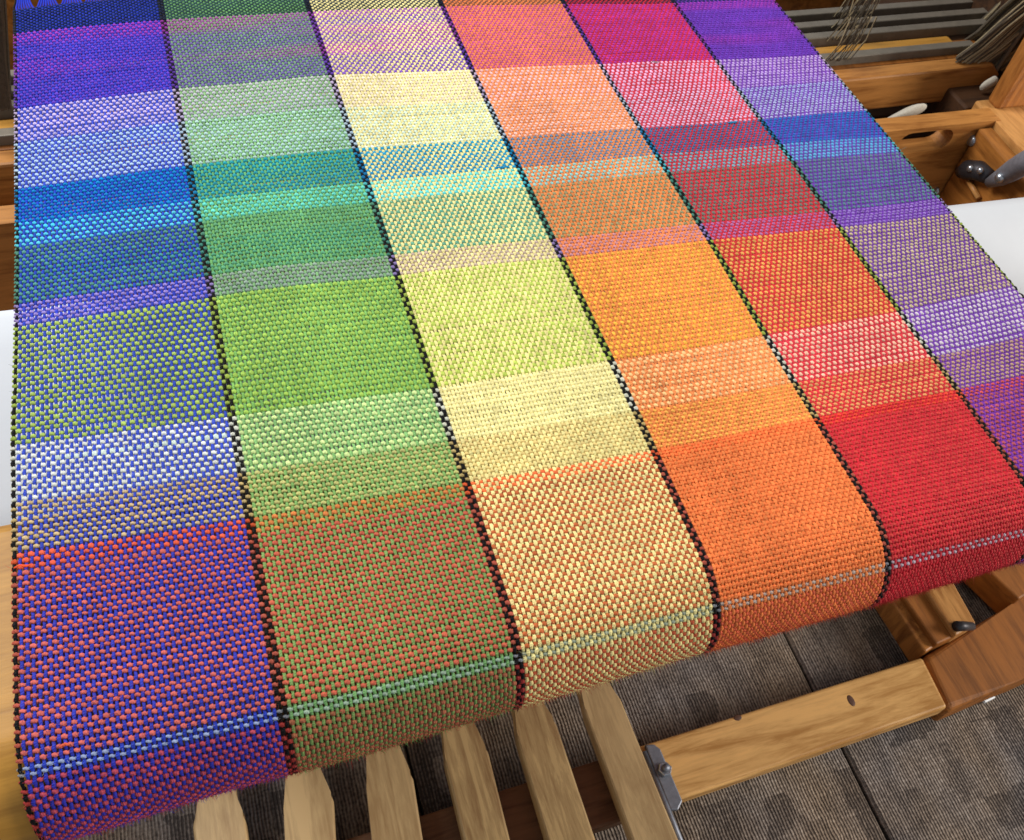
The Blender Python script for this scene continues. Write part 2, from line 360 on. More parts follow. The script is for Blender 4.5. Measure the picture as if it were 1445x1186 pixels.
AP_[is_black] = .00062; AW_[is_black] = .00056
HW, HP = 0.00060, 0.00050                          # half thickness of weft and warp yarns
warp_hw = np.repeat([.00090, .00090, .00102, .00103, .00097, .00090], EP); warp_hw[is_black] = 0.00100
sgn = np.where((np.add.outer(np.arange(NP), np.arange(NE)) % 2) == 0, 1.0, -1.0)  # +1: weft on top
ANG = np.radians([-22, 52, 128, 202])
OFFS = [-0.32, 0.0, 0.32]; ZF = [0.60, 1.0, 0.60]; WFAC = [0.84, 1.16, 0.84]
def thread_verts(cu, cv, cz, hw, hh, along):
    """centre-line u,v,z arrays -> (n,4,3) ring points; along='weft' or 'warp'"""
    P, Nn = surf(cu, cv, cz+0.0)
    D = np.gradient(P, axis=0); D /= np.linalg.norm(D, axis=1, keepdims=True)
    S = np.cross(D, Nn); S /= np.linalg.norm(S, axis=1, keepdims=True)
    UP = np.cross(S, D)
    ring = P[:, None, :]+S[:, None, :]*(np.cos(ANG)[None, :, None]*hw[:, None, None])+UP[:, None, :]*(np.sin(ANG)[None, :, None]*hh[:, None, None])
    return ring
def strips_to_mesh(name, strips, cols, mat_, parent):
    """strips: list of (n,m,3) grids joined into one smooth mesh with a per-vertex yarn colour"""
    vs, fs, cs, pl, base = [], [], [], [], 0
    for g, c in zip(strips, cols):
        n, m = g.shape[:2]
        vs.append(g.reshape(-1, 3)); cs.append(np.repeat(c, m, axis=0))
        ln_ = np.concatenate([[0], np.cumsum(np.linalg.norm(np.diff(g[:, m//2], axis=0), axis=1))])
        pl.append((ln_[:, None]/0.00115+np.linspace(0, 0.95, m)[None, :]+rng.random()).ravel())
        idx = base+np.arange(n*m).reshape(n, m)
        q = np.stack([idx[:-1, :-1], idx[1:, :-1], idx[1:, 1:], idx[:-1, 1:]], -1).reshape(-1, 4)
        fs.append(q); base += n*m
    vs = np.concatenate(vs).astype(np.float32); fs = np.concatenate(fs).astype(np.int32); cs = np.concatenate(cs)
    me = bpy.data.meshes.new(name)
    me.vertices.add(len(vs)); me.vertices.foreach_set('co', vs.ravel())
    me.loops.add(fs.size); me.loops.foreach_set('vertex_index', fs.ravel())
    me.polygons.add(len(fs)); me.polygons.foreach_set('loop_start', np.arange(0, fs.size, 4, dtype=np.int32))
    me.polygons.foreach_set('use_smooth', np.ones(len(fs), bool))
    at = me.attributes.new('yarn', 'FLOAT_COLOR', 'POINT')
    at.data.foreach_set('color', np.concatenate([cs, np.ones((len(cs), 1))], 1).astype(np.float32).ravel())
    ap = me.attributes.new('ply', 'FLOAT', 'POINT'); ap.data.foreach_set('value', np.concatenate(pl).astype(np.float32))
    me.update(calc_edges=True)
    o = put(name, me, mat_, parent); return o
cloth = empty('woven_cloth', (0, 0, 0))
tag(cloth, 'handwoven rainbow plaid cloth with thin black lines, stretched over the front beam of the loom', 'cloth')
# warp ends
strips, colsl = [], []
for i in range(NE):
    uu, vv, zz, hh, ww, cc = [], [], [], [], [], []
    v_i, u_i = V[:, i], U[:, i]; base_h = Hh[:, i]
    vs_ = np.interp(np.add.outer(np.arange(NP), OFFS).ravel(), np.arange(NP), v_i)
    us_ = np.interp(np.add.outer(np.arange(NP), OFFS).ravel(), np.arange(NP), u_i)
    us_ = us_+np.tile([0.00010, 0.0, -0.00010], NP)
    zs_ = (np.repeat(base_h, 3)+np.repeat(-AP_[i]*sgn[:, i], 3)*np.tile(ZF, NP))
    top = np.repeat(sgn[:, i] < 0, 3)
    wid = warp_hw[i]*np.repeat(fl_p[:, i], 3)*np.where(top, np.tile(WFAC, NP), 0.90)
    c_ = np.repeat(warp_mix[:, i]*(1+warp_tint[:, i])[:, None], 3, axis=0)
    # unwoven warp running on towards the reed, gathered in bunches
    g = i//8; gc = u_end[min(g*8+3, NE-1)]+0.0008
    ev = v_i[0]+np.array([0.085, 0.045, 0.02, 0.010, 0.004]); eu = u_end[i]+(gc-u_end[i])*np.array([0.40, 0.44, 0.44, 0.34, 0.14])
    ez = np.array([0.010*(1 if i % 2 else -1), 0.005*(1 if i % 2 else -1), 0.0012, 0.0008, 0.0004])*1.0
    vs_ = np.concatenate([ev, vs_]); us_ = np.concatenate([eu, us_]); zs_ = np.concatenate([ez, zs_])
    wid = np.concatenate([np.full(5, 0.0007), wid]); c_ = np.concatenate([np.repeat(warp_col[i][None]*1.0, 5, 0), c_])
    strips.append(thread_verts(us_, vs_, zs_, wid, np.full(len(wid), HP), 'warp')); colsl.append(c_)
for b in range(6):
    ids = [i for i in range(b*EP, b*EP+EP) if not is_black[i]]
    o = strips_to_mesh('warp_stripe', [strips[i] for i in ids], [colsl[i] for i in ids], M_yarn, cloth)
    tag(o, WARP_NAMES[b]+' lengthwise stripe of warp threads', kind='stuff')
for b in range(7):
    ids = [i for i in (b*EP-1, b*EP) if 0 <= i < NE]
    o = strips_to_mesh('black_warp_line', [strips[i] for i in ids], [colsl[i] for i in ids], M_yarn, cloth)
    o['kind'] = 'stuff'
# weft picks
wstrips, wcols = [], []
tt = np.add.outer(np.arange(NE), OFFS).ravel()
for k in range(NP):
    us_ = np.interp(tt, np.arange(NE), U[k]); vs_ = np.interp(tt, np.arange(NE), V[k])
    vs_ = vs_+np.tile([0.00016, 0.0, -0.00016], NE)*np.where(np.repeat(sgn[k] > 0, 3), 1.0, 0.3)
    zs_ = np.repeat(Hh[k], 3)+np.repeat(AW_*sgn[k]*wf_h[k], 3)*np.tile(ZF, NE)
    top = np.repeat(sgn[k] > 0, 3)
    hw = np.repeat(np.clip(sp_loc[k], 0.0012, 0.0038)*0.428*BANDW[pick_band[k]]*STRW*wf_w[k]*fl_w[k], 3)*np.where(top, np.tile(WFAC, NE), 0.84)
    c_ = np.repeat(weft_mix[k], 3, axis=0)
    e = 0.0010
    us_ = np.concatenate([[us_[0]-e*1.1, us_[0]-e*0.8], us_, [us_[-1]+e*0.8, us_[-1]+e*1.1]])
    vs_ = np.concatenate([[vs_[0]]*2, vs_, [vs_[-1]]*2]); zs_ = np.concatenate([[-0.0004, 0.0001], zs_, [0.0001, -0.0004]])
    hw = np.concatenate([[hw[0]*0.8, hw[0]], hw, [hw[-1], hw[-1]*0.8]]); c_ = np.concatenate([c_[:1], c_[:1], c_, c_[-1:], c_[-1:]])
    hh = np.full(len(hw), HW)
    wstrips.append(thread_verts(us_, vs_, zs_, hw, hh, 'weft')); wcols.append(c_)
for j in range(len(CNT)):
    ids = range(cum[j], cum[j+1])
    o = strips_to_mesh('weft_band', [wstrips[k] for k in ids], [wcols[k] for k in ids], M_yarn, cloth)
    tag(o, WEFT_NAMES[j]+' crosswise band of weft threads', kind='stuff')
# loose fibres standing off the yarn, thickest over the rolled front
nf = 80000
rr_ = rng.random(nf); fk = np.where(rr_ < 0.40, rng.integers(cum[13]+9, cum[13]+24, nf), np.where(rr_ < 0.6, rng.integers(cum[12]+22, NP-14, nf), rng.integers(cum[1], NP-22, nf))); fi = rng.integers(0, NE, nf)
Pf, Nf = surf(U[fk, fi], V[fk, fi], Hh[fk, fi]+0.0006)
dirs = Nf*rng.uniform(0.3, 1.0, (nf, 1))+rng.normal(size=(nf, 3))*0.55; dirs /= np.linalg.norm(dirs, axis=1, keepdims=True)
ln = rng.gamma(3.0, 0.00045, nf)[:, None]; sd = np.cross(dirs, rng.normal(size=(nf, 3))); sd /= np.linalg.norm(sd, axis=1, keepdims=True)
wd = 0.00008
mid = Pf+dirs*ln*0.6+sd*0.0; tip = Pf+dirs*ln+rng.normal(size=(nf, 3))*ln*0.25
pr = np.where(rng.random(nf)[:, None] < 0.5, weft_col[fk, fi], warp_col[fi])
grids = np.stack([np.stack([Pf-sd*wd, Pf+sd*wd], 1), np.stack([mid-sd*wd*0.8, mid+sd*wd*0.8], 1), np.stack([tip-sd*wd*0.2, tip+sd*wd*0.2], 1)], 1)
o = strips_to_mesh('loose_fibre', list(grids), list(np.repeat(pr[:, None, :], 3, 1)), M_yarn, cloth)
tag(o, 'fine fuzz of loose fibres on the cloth surface', kind='stuff')
# little darned-in yarn tails and slubs
def tail(k, i, c, n=3):
    g = []
    base, nn = surf(U[k, i:i+n+2], V[k, i:i+n+2], np.full(n+2, 0.0012))
    t = np.linspace(0, 1, n+2); r = 0.00055*np.sin(np.pi*np.clip(t, 0.12, 0.9))+0.0002
    ang = np.linspace(0, 2*np.pi, 7)
    D = np.gradient(base, axis=0); D /= np.linalg.norm(D, axis=1, keepdims=True); S = np.cross(D, nn)
    base = base+S*(rng.normal(size=(n+2, 1))*0.0004)
    ring = base[:, None, :]+S[:, None, :]*(np.cos(ang)[None, :, None]*r[:, None, None])+nn[:, None, :]*(np.sin(ang)[None, :, None]*r[:, None, None])
    o = strips_to_mesh('yarn_tail', [ring], [np.repeat(lin(c)[None, :], n+2, 0)], M_yarn, cloth)
    return o
tail(cum[4], 235, (40, 140, 190)); tail(cum[2], 220, (150, 130, 140)); tail(cum[5]-1, 142, (0, 140, 200)); tail(cum[12]-1, 0, (238, 90, 50), 2)
tail(cum[13]-2, 7, (210, 90, 60), 1)

# ================================================================ THE LOOM
loom = empty('floor_loom', (0.3, 0.2, FZ), 0.0)
tag(loom, 'wooden floor loom with amber beams and six treadles under the rainbow cloth', 'loom')
INV = Matrix.Translation((-0.3, -0.2, -FZ))
def part(name, bm, m, parent=None, smooth=False):
    """geometry given in room coordinates, linked as a part of the loom (or sub-part)"""
    bmesh.ops.transform(bm, matrix=INV, verts=bm.verts[:])
    return bm_obj(name, bm, m, parent or loom, smooth)
def skew(bm, yaw=YAW, x0=0.3):
    for v in bm.verts: v.co.y += (v.co.x-x0)*yaw
    return bm
# front (breast) beam: a board with a full round front, the cloth is wrapped over it
rb = R_ROLL-0.0022; yc = -0.0845; prof = [(yc+rb*0-rb*math.sin(a), -R_ROLL+rb*math.cos(a)) for a in np.linspace(0, math.pi, 64)]
prof += [(0.012, -R_ROLL-rb), (0.018, -R_ROLL-rb+0.006), (0.018, -0.0022-0.006), (0.0165, -0.0035), (0.012, -0.0022)]
bm = profile_bm(prof, -0.16, 0.86); 
for v in bm.verts: v.co.y += 0.025*v.co.x
part('breast_beam', bm, M_tan, smooth=False)
# front cross rail the treadles swing over
CB = -0.632
def xy(px, py, z): q = at_z(px, py, z); return (q[0], q[1])
bl = xy(593, 1150, CB); br = xy(1302, 927, CB); fr = xy(1338, 998, CB); fl = xy(866, 1161, CB)
sl = (br[1]-bl[1])/(br[0]-bl[0]); sl2 = (fr[1]-fl[1])/(fr[0]-fl[0])
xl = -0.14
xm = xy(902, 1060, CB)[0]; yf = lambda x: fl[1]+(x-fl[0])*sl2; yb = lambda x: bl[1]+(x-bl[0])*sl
part('cross_rail_shaded', prism_bm([(xl, yf(xl)), (xm-0.001, yf(xm)), (xm-0.001, yb(xm)), (xl, yb(xl))], CB-0.026, CB-0.003, 0.003, 2), M_rail_shaded)  # same rail under the treadles, their shade put into its colour
poly = [(xm, yf(xm)), fr, br, (xm, yb(xm))]
cross = part('cross_rail', prism_bm(poly, CB-0.024, CB, 0.004, 3), M_beamx)
kp = at_z(1201, 989, CB)
bm = bmesh.new(); bmesh.ops.create_uvsphere(bm, u_segments=12, v_segments=8, radius=1.0)
for v in bm.verts: v.co = Vector((kp[0]+v.co.x*0.0042, kp[1]+v.co.y*0.0070, CB+v.co.z*0.0006))
part('knot', bm, M_knot, cross, True)
kp = at_z(1041, 1013, CB); bm = bmesh.new(); bmesh.ops.create_uvsphere(bm, u_segments=12, v_segments=8, radius=1.0)
for v in bm.verts: v.co = Vector((kp[0]+v.co.x*0.005, kp[1]+v.co.y*0.0035, CB+v.co.z*0.0006))
part('knot', bm, M_knot, cross, True)
# treadles
TZ = -0.603
shapes = [  # photo survey of each treadle top: neck left, shoulder left, far left / neck right, shoulder right, far right
 ((280, 1141), (272, 1168), (272, 1186), (336, 1127), (346, 1156), (346, 1186)),
 ((405, 1102), (400, 1141), (402, 1186), (456, 1091), (471, 1129), (474, 1186)),
 ((519, 1071), (517, 1112), (525, 1186), (567, 1057), (583, 1098), (597, 1186)),
 ((627, 1038), (628, 1077), (655, 1186), (671, 1028), (689, 1061), (720, 1186)),
 ((729, 1009), (730, 1042), (773, 1186), (772, 999), (785, 1021), (841, 1186)),
 ((823, 981), (826, 1006), (893, 1186), (862, 971), (876, 986), (958, 1186))]
for n_, (nl, sl_, fl_, nr, sr, fr_) in enumerate(shapes):
    P = [xy(*q, TZ) for q in (nl, sl_, fl_, nr, sr, fr_)]
    xL = 0.5*(P[1][0]+P[2][0]); xR = 0.5*(P[4][0]+P[5][0]); ye = P[1][1]
    dl, dr = P[0][0]-xL, P[3][0]-xR
    yn = P[0][1]
    def ext(a, b, Y):  # run the edge on to depth Y
        t = (Y-a[1])/(b[1]-a[1]); return (a[0]+(b[0]-a[0])*t, Y)
    if n_ == 0: bL, bR = (P[1][0]+0.001, -0.30), (P[4][0]+0.002, -0.30)
    else: bL, bR = ext(P[1], P[2], -0.30), ext(P[4], P[5], -0.30)
    nlx, nrx = P[0][0]+0.0015, P[3][0]-0.0015
    poly = [bL, bR, P[4], (P[4][0]-0.0035, P[4][1]+0.008), (nrx, P[3][1]+0.004), (nrx, 0.30), (nlx, 0.30), (nlx, P[0][1]+0.004), (P[1][0]+0.0015, P[1][1]+0.006), P[1]]
    part('treadle', prism_bm(poly, TZ-0.020, TZ, 0.0022, 2), M_treadle[1 if n_ in (3, 4) else 0])
# zinc bracket and bolt holding the treadle rod
bp = [xy(914, 1056, CB), xy(924, 1056, CB), xy(934, 1066, CB), xy(958, 1130, CB), xy(954, 1140, CB)]
b0 = at_z(905, 1052, CB); 
bz = CB+0.0
poly = [xy(908, 1054, CB), xy(921, 1053, CB), xy(930, 1060, CB), xy(961, 1133, CB), xy(955, 1146, CB), xy(944, 1146, CB)]
br_o = part('treadle_bracket', prism_bm(poly, CB+0.0005, CB+0.007, 0.0015, 2), M_steel)
e0, e1 = at_z(908, 1062, CB+0.004), at_z(985, 1250, CB+0.004)
part('bracket_flange', tube_bm([e0, (e0+e1)/2, e1], 0.0042, 8), M_steel, br_o, True)
q = at_z(938, 1086, CB+0.010)
bm = bmesh.new(); bmesh.ops.create_cone(bm, cap_ends=True, segments=6, radius1=0.0082, radius2=0.0078, depth=0.006)
bmesh.ops.rotate(bm, verts=bm.verts[:], cent=(0, 0, 0), matrix=Matrix.Rotation(0.5, 3, 'Z')); bmesh.ops.translate(bm, verts=bm.verts[:], vec=q); bevel_all(bm, 0.0006, 1)
part('bolt', bm, M_bolt, br_o)
bm = bmesh.new(); bmesh.ops.create_cone(bm, cap_ends=True, segments=16, radius1=0.0045, radius2=0.004, depth=0.006); bmesh.ops.translate(bm, verts=bm.verts[:], vec=q+np.array([0, 0, .005]))
part('rod_end', bm, M_steel, br_o, True)
# brown foot at the right end of the rail
FT = CB-0.004
poly = [xy(1338, 1004, FT), xy(1446, 957, FT), xy(1580, 900, FT), xy(1580, 762, FT), xy(1437, 846, FT), xy(1304, 926, FT)]
part('foot_board', prism_bm(poly, FT-0.045, FT, 0.008, 4), M_browny)
# leg boards running back under the cloth
def board_px(name, quad, z, th, m, back=0.35, parent=None):
    P = [np.array(xy(*q, z)) for q in quad]     # front-left, front-right, back-right, back-left
    dl = P[3]-P[0]; dr = P[2]-P[1]
    kl = (back-P[0][1])/dl[1]; kr = (back-P[1][1])/dr[1]
    poly = [tuple(P[0]), tuple(P[1]), tuple(P[1]+dr*kr), tuple(P[0]+dl*kl)]
    return part(name, prism_bm(poly, z-th, z, 0.0025, 2), m, parent)
leg = board_px('leg_board', [(1322, 910), (1348, 898), (1311, 842), (1281, 851)], FT+0.012, 0.05, M_browny)
leg2 = board_px('leg_board', [(1349, 897), (1378, 880), (1348, 826), (1312, 841)], FT+0.020, 0.055, M_ambery)
board_px('leg_board', [(1306, 921), (1320, 912), (1279, 851), (1264, 857)], FT+0.003, 0.04, M_amberz)
board_px('leg_board', [(1438, 846), (1490, 815), (1450, 780), (1403, 813)], FT+0.015, 0.05, M_browny)
q0, q1 = at_z(1349, 884, FT+0.026), at_z(1372, 884, FT+0.018)
part('pivot_bolt', tube_bm([q0, q0*0.6+q1*0.4, q1], 0.005, 10, taper=[0.0065, 0.0062, 0.0052]), M_iron, leg2, True)

# ---------------------------------------------------------------- castle behind the cloth
def bar_y(name, ty, by, Y, th, m, xa, xb, px=1275, parent=None, r=0.002):
    """board along x at depth Y whose front face runs from photo row ty to by at photo column px"""
    zt, zb = at_y(px, ty, Y)[2], at_y(px, by, Y)[2]
    xc = at_y(px, ty, Y)[0]
    bm = box_bm(xa, xb, Y, Y+th, zb, zt, r, 2)
    for v in bm.verts: v.co.y += (v.co.x-xc)*YAW*1.3
    return part(name, bm, m, parent), zt, zb
YL = 0.462
zt = at_y(1275, 184, YL)[2]
xr = at_y(1408, 177, YL)[0]
slot0, slot1 = at_y(1277, 201, YL), at_y(1334, 201, YL)
xS = at_y(1408, 177, YL)[0]
# lower castle beam with its slot: boards above / below / either side of the opening are one board, cut by hand
zs_t, zs_b = at_y(1300, 187, YL)[2], at_y(1300, 214, YL)[2]; zb = zt-0.150
bm = bmesh.new()
hp = []
xc0, xc1 = at_y(1282, 201, YL)[0], at_y(1327, 201, YL)[0]; zc = (zs_t+zs_b)/2; hr = (zs_t-zs_b)/2
for a in np.linspace(math.pi/2, -math.pi/2, 9): hp.append((xc1+hr*math.cos(a), zc+hr*math.sin(a)))
for a in np.linspace(-math.pi/2, -3*math.pi/2, 9): hp.append((xc0+hr*math.cos(a), zc+hr*math.sin(a)))
xA = -0.18
outer = [(xA, zt), (xS, zt), (xS, zb), (xA, zb)]
def face_ring(Y):
    o = [bm.verts.new((x, Y, z)) for x, z in outer]; h = [bm.verts.new((x, Y, z)) for x, z in hp]; return o, h
of, hf = face_ring(YL); ob, hb = face_ring(YL+0.024)
for o_, h_ in ((of, hf), (ob, hb)):
    ed = [bm.edges.new((o_[i], o_[(i+1) % 4])) for i in range(4)]+[bm.edges.new((h_[i], h_[(i+1) % len(h_)])) for i in range(len(h_))]
    bmesh.ops.triangle_fill(bm, use_beauty=True, edges=ed)
for i in range(4): bm.faces.new((of[i], of[(i+1) % 4], ob[(i+1) % 4], ob[i]))
for i in range(len(hf)): bm.faces.new((hf[i], hf[(i+1) % len(hf)], hb[(i+1) % len(hf)], hb[i]))
lower = part('castle_beam', bm, M_amberx)
def button(name, px, py, Y, r, d, m, parent, n=16):
    q = at_y(px, py, Y)
    bm = bmesh.new(); bmesh.ops.create_uvsphere(bm, u_segments=n, v_segments=10, radius=1.0)
    for v in bm.verts: v.co = Vector((q[0]+v.co.x*r, q[1]-0.001+v.co.y*d, q[2]+v.co.z*r))
    return part(name, bm, m, parent, True)
# pale strip board set on the beam top (the worn upper edge)
zt2 = at_y(1275, 168, YL+0.026)[2]
# side rail running towards the weaver, post rising behind it
zr = zt-0.001
i0 = at_z(1402, 168, zr); i1 = at_z(1445, 216, zr)
dx = (i1[0]-i0[0])/(i1[1]-i0[1]); 
rail = [(i0[0], i0[1]), (i0[0], YL+0.042), (i0[0]+0.30, YL+0.042), (i0[0]+0.30, i0[1]), (i0[0]+0.30+dx*(-0.05-i0[1]), -0.05), (i0[0]+dx*(-0.05-i0[1]), -0.05)]
part('side_rail', prism_bm(rail, zr-0.11, zr, 0.003, 2), M_ambery)
part('rear_rail', box_bm(i0[0]-0.004, i0[0]+0.30, YL+0.044, YL+0.30, zr-0.10, zr-0.012, 0.003, 2), M_castle_dark)
part('side_rail', box_bm(-0.30, -0.22, -0.10, 0.80, zr-0.11, zr, 0.003, 2), M_ambery)  # unseen left rail, added to cut light coming from the left
part('foot_board', box_bm(-0.32, -0.22, -0.30, 0.80, FZ+0.001, FZ+0.06, 0.003, 2), M_browny)  # unseen left foot, added along with the rail for the same shading
XI = i0[0]-0.022                                   # inner face of the side rail's cleat
cleat = part('rail_cleat', prism_bm([(XI, YL-0.002), (i0[0]-0.003, YL-0.002), (i0[0]-0.003+dx*(-0.05-i0[1]), -0.05), (XI+dx*(-0.05-i0[1]), -0.05)], zr-0.16, zr-0.006, 0.002, 2), M_amberd)
def at_c(x, y, off=0.0):                           # point on the cleat's inner face
    d = ray(x, y); n = np.array([1.0, -dx, 0.0]); p0_ = np.array([XI-off, YL-0.002, 0.0]); return CAM+d*(n.dot(p0_-CAM)/n.dot(d))
def ball(name, q, r, m, parent, sx=0.6):
    bm = bmesh.new(); bmesh.ops.create_uvsphere(bm, u_segments=16, v_segments=10, radius=1.0)
    for v in bm.verts: v.co = Vector((q[0]+v.co.x*r*sx, q[1]+v.co.y*r, q[2]+v.co.z*r))
    return part(name, bm, m, parent, True)
ball('screw_head', at_c(1371, 199), 0.0068, M_bolt, cleat)
bx0 = at_y(1402, 161, YL+0.02)
part('castle_post', box_bm(bx0[0], bx0[0]+0.20, YL+0.02, YL+0.04, zr-0.0005, zr+0.62, 0.004, 2), M_amberz)
s0, s1 = at_y(1399, 108, YL+0.09), at_y(1447, 38, YL+0.09)
d_ = s1-s0
part('guide_strip', tube_bm([s0, s0+d_*3.0], 0.0030, 6), M_bar)
bar_y('castle_rear_beam', -14, 30, 0.98, 0.03, M_amberx, -0.25, 1.1)
# dark planks added low inside the castle, standing in for its shade
for Y in (0.495, 0.540, 0.585, 0.630, 0.675):
    part('shade_plank', box_bm(-0.15, bx0[0]+0.09, Y, Y+0.042, zt-0.090, zt-0.076, 0.002, 2), M_castle_dark)
part('castle_shade_panel', box_bm(bx0[0]+0.10, bx0[0]+0.12, YL+0.072, 0.80, zt-0.075, zr+0.6, 0.002, 2), M_castle_dark)  # added dark sheet, stands in for the shade beyond the heddles
part('castle_back_board', box_bm(-0.20, bx0[0]+0.08, 0.80, 0.822, zt-0.33, zt+0.03, 0.003, 2), M_amberd)
# ratchet with its lever on the cleat
rat = part('ratchet', tube_bm([at_c(1356, 243, .004), at_c(1366, 240, .006), at_c(1381, 241, .006), at_c(1396, 250, .005)], 0.008, 12, taper=[0.0075, 0.0115, 0.0115, 0.0085]), M_iron, None, True)
ball('ratchet_bolt', at_c(1369, 238, .017), 0.0042, M_bolt, rat, 0.9); ball('ratchet_bolt', at_c(1383, 241, .017), 0.0042, M_bolt, rat, 0.9)
bm = tube_bm([at_c(1396, 258, .008), at_c(1414, 250, .010), at_c(1430, 240, .014), at_c(1447, 230, .02), at_c(1480, 212, .03)], 0.012, 14, taper=[0.006, 0.0100, 0.0120, 0.0125, 0.012])
lev = part('ratchet_lever', bm, M_lever, None, True)
ball('lever_bolt', at_c(1411, 251, .024), 0.0058, M_bolt, lev, 0.9)
part('ratchet_tongue', tube_bm([at_c(1366, 254, .004), at_c(1381, 280, .004)], 0.0035, 8), M_ambery, rat, True)
ball('screw_head', at_y(1321, 270, YL-0.002), 0.0055, M_bolt, lower)

# ---------------------------------------------------------------- harness shafts, each a frame of its own
def seam(o): return o
shaft_rows = [  # (row of top, row of bottom, depth, thickness, material) measured at photo column 1275
 (104.5, 151, 0.545, 0.022, M_amberx, 'thick amber wooden stave with slanted right end, lowest of the bars behind the cloth'),
 (73.5, 85, 0.580, 0.005, M_bar, 'flat grey heddle bar just above the amber front stave'),
 (43.5, 57, 0.622, 0.005, M_bar, 'flat grey heddle bar second above the amber front stave'),
 (27.5, 40, 0.652, 0.005, M_bar, 'flat grey heddle bar third above the amber front stave'),
 (10.5, 24, 0.684, 0.005, M_bar, 'flat grey heddle bar farthest back, topmost of the four grey bars')]
def thing_part(root, name, bm, m, smooth=False):
    bmesh.ops.translate(bm, verts=bm.verts[:], vec=-root.location)
    return bm_obj(name, bm, m, root, smooth)
for n_, (ty, by, Y, th, m, lab) in enumerate(shaft_rows):
    zt_, zb_ = at_y(1275, ty, Y)[2], at_y(1275, by, Y)[2]; xc = at_y(1275, ty, Y)[0]
    xe = at_y([1402, 1356, 1376, 1384, 1390][n_], ty, Y)[0]
    root = empty('harness_shaft', (0.3, Y, zb_)); tag(root, lab, 'loom shaft', 'shafts of the loom behind the cloth')
    if n_ == 0:
        zm = zt_-0.35*(zt_-zb_); cut = 0.030
        poly = [(-0.16, zt_), (xe-0.004, zt_), (xe+0.016, zm), (xe-0.012, zb_+0.010), (xe-0.032, zb_), (-0.16, zb_)]
        bm = bmesh.new(); a = [bm.verts.new((x, Y, z)) for x, z in poly]; b = [bm.verts.new((x, Y+th, z)) for x, z in poly]
        bm.faces.new(a); bm.faces.new(b[::-1])
        for i in range(len(poly)): bm.faces.new((a[i], a[(i+1) % len(poly)], b[(i+1) % len(poly)], b[i]))
        bevel_all(bm, 0.003, 2)
        skew(bm, YAW*1.3, xc); thing_part(root, 'stave', bm, m)
        z2, z1 = at_y(1275, 90, Y+0.028)[2], at_y(1275, 99, Y+0.028)[2]
        bm = box_bm(-0.16, xe-0.02, Y+0.028, Y+0.046, z1-0.014, z2+0.001, 0.002, 2); skew(bm, YAW*1.3, xc); thing_part(root, 'stave', bm, M_browny)
    else:
        bm = box_bm(-0.14, xe+0.02, Y, Y+0.012, zb_, zt_, 0.0012, 2); skew(bm, YAW*1.3, xc); thing_part(root, 'heddle_bar', bm, m)
        if n_ == 1:
            z2, z1 = at_y(1275, 62.5, Y+0.02)[2], at_y(1275, 73, Y+0.02)[2]
            bm = box_bm(-0.16, xe, Y+0.012, Y+0.030, z1-0.012, z2, 0.003, 2); skew(bm, YAW*1.3, xc); thing_part(root, 'stave', bm, M_tan)
        if n_ == 2:
            bm = box_bm(-0.16, xe, Y-0.018, Y-0.006, zb_-0.020, zb_-0.002, 0.002, 2); skew(bm, YAW*1.3, xc); thing_part(root, 'stave', bm, M_browny)
        # heddles threaded on the bar: strings bunched at the right, a few in the middle
        hb1, hb2 = bmesh.new(), bmesh.new()
        for h_ in range(260):
            s = h_/259.0
            bx = 1346+s*64+random.uniform(-2, 2)+(n_-1)*7; bY = by+3+random.uniform(0, 5)+max(0, (s-0.6)*22)
            p0 = at_y(bx, bY, Y-0.003); p1 = at_y(bx+95+random.uniform(-9, 9), bY-76, Y-0.003+random.uniform(-.006, .006))
            dd = p1-p0
            tube_bm([p0, p0+dd*0.25+np.array([random.uniform(-.002, .002), -0.004, 0]), p0+dd*0.6, p0+dd*1.5], random.uniform(0.0008, 0.0016), 4, hb1 if h_ % 5 > 1 else hb2)
        for h_ in range(14):
            bx = 1158+h_*2.6+random.uniform(-3, 3)+n_*5; bY = by+random.uniform(-2, 2)
            p0 = at_y(bx, bY, Y-0.003); p1 = at_y(bx+38+random.uniform(-10, 12), bY-60, Y-0.003)
            tube_bm([p0, (p0+p1)/2+np.array([random.uniform(-.004, .004), -0.004, 0]), p1], 0.0007, 4, hb2 if h_ % 3 else hb1)
        for h_ in range(90):
            bx = -40+h_*0.62; p0 = at_y(bx, 150+random.uniform(-6, 6), Y-0.02); p1 = at_y(bx-14+random.uniform(-8, 8), 20, Y-0.02)
            tube_bm([p0, (p0+p1)/2, p0+(p1-p0)*1.6], 0.0013, 4, hb2)
        if n_ == 1:                                    # the dense curtain of idle heddles pushed to the right end
            for h_ in range(420):
                bx = 1348+random.random()*112; bY = 84+(bx-1346)*0.17+random.uniform(-6, 7)
                yy = Y-0.004-random.random()*0.022
                p0 = at_y(bx, bY, yy); p1 = at_y(bx+92+random.uniform(-7, 7), bY-74, yy+random.uniform(-.003, .003)); dd = p1-p0
                tube_bm([p0, p0+dd*0.3+np.array([random.uniform(-.0015, .0015), -0.002, 0]), p0+dd*0.7, p0+dd*1.8], random.uniform(0.0007, 0.0013), 4, hb1 if random.random() < 0.55 else hb2)
        a = thing_part(root, 'heddles', hb1, M_heddle); a['kind'] = 'stuff'
        b = thing_part(root, 'heddles', hb2, M_heddle_dark); b['kind'] = 'stuff'
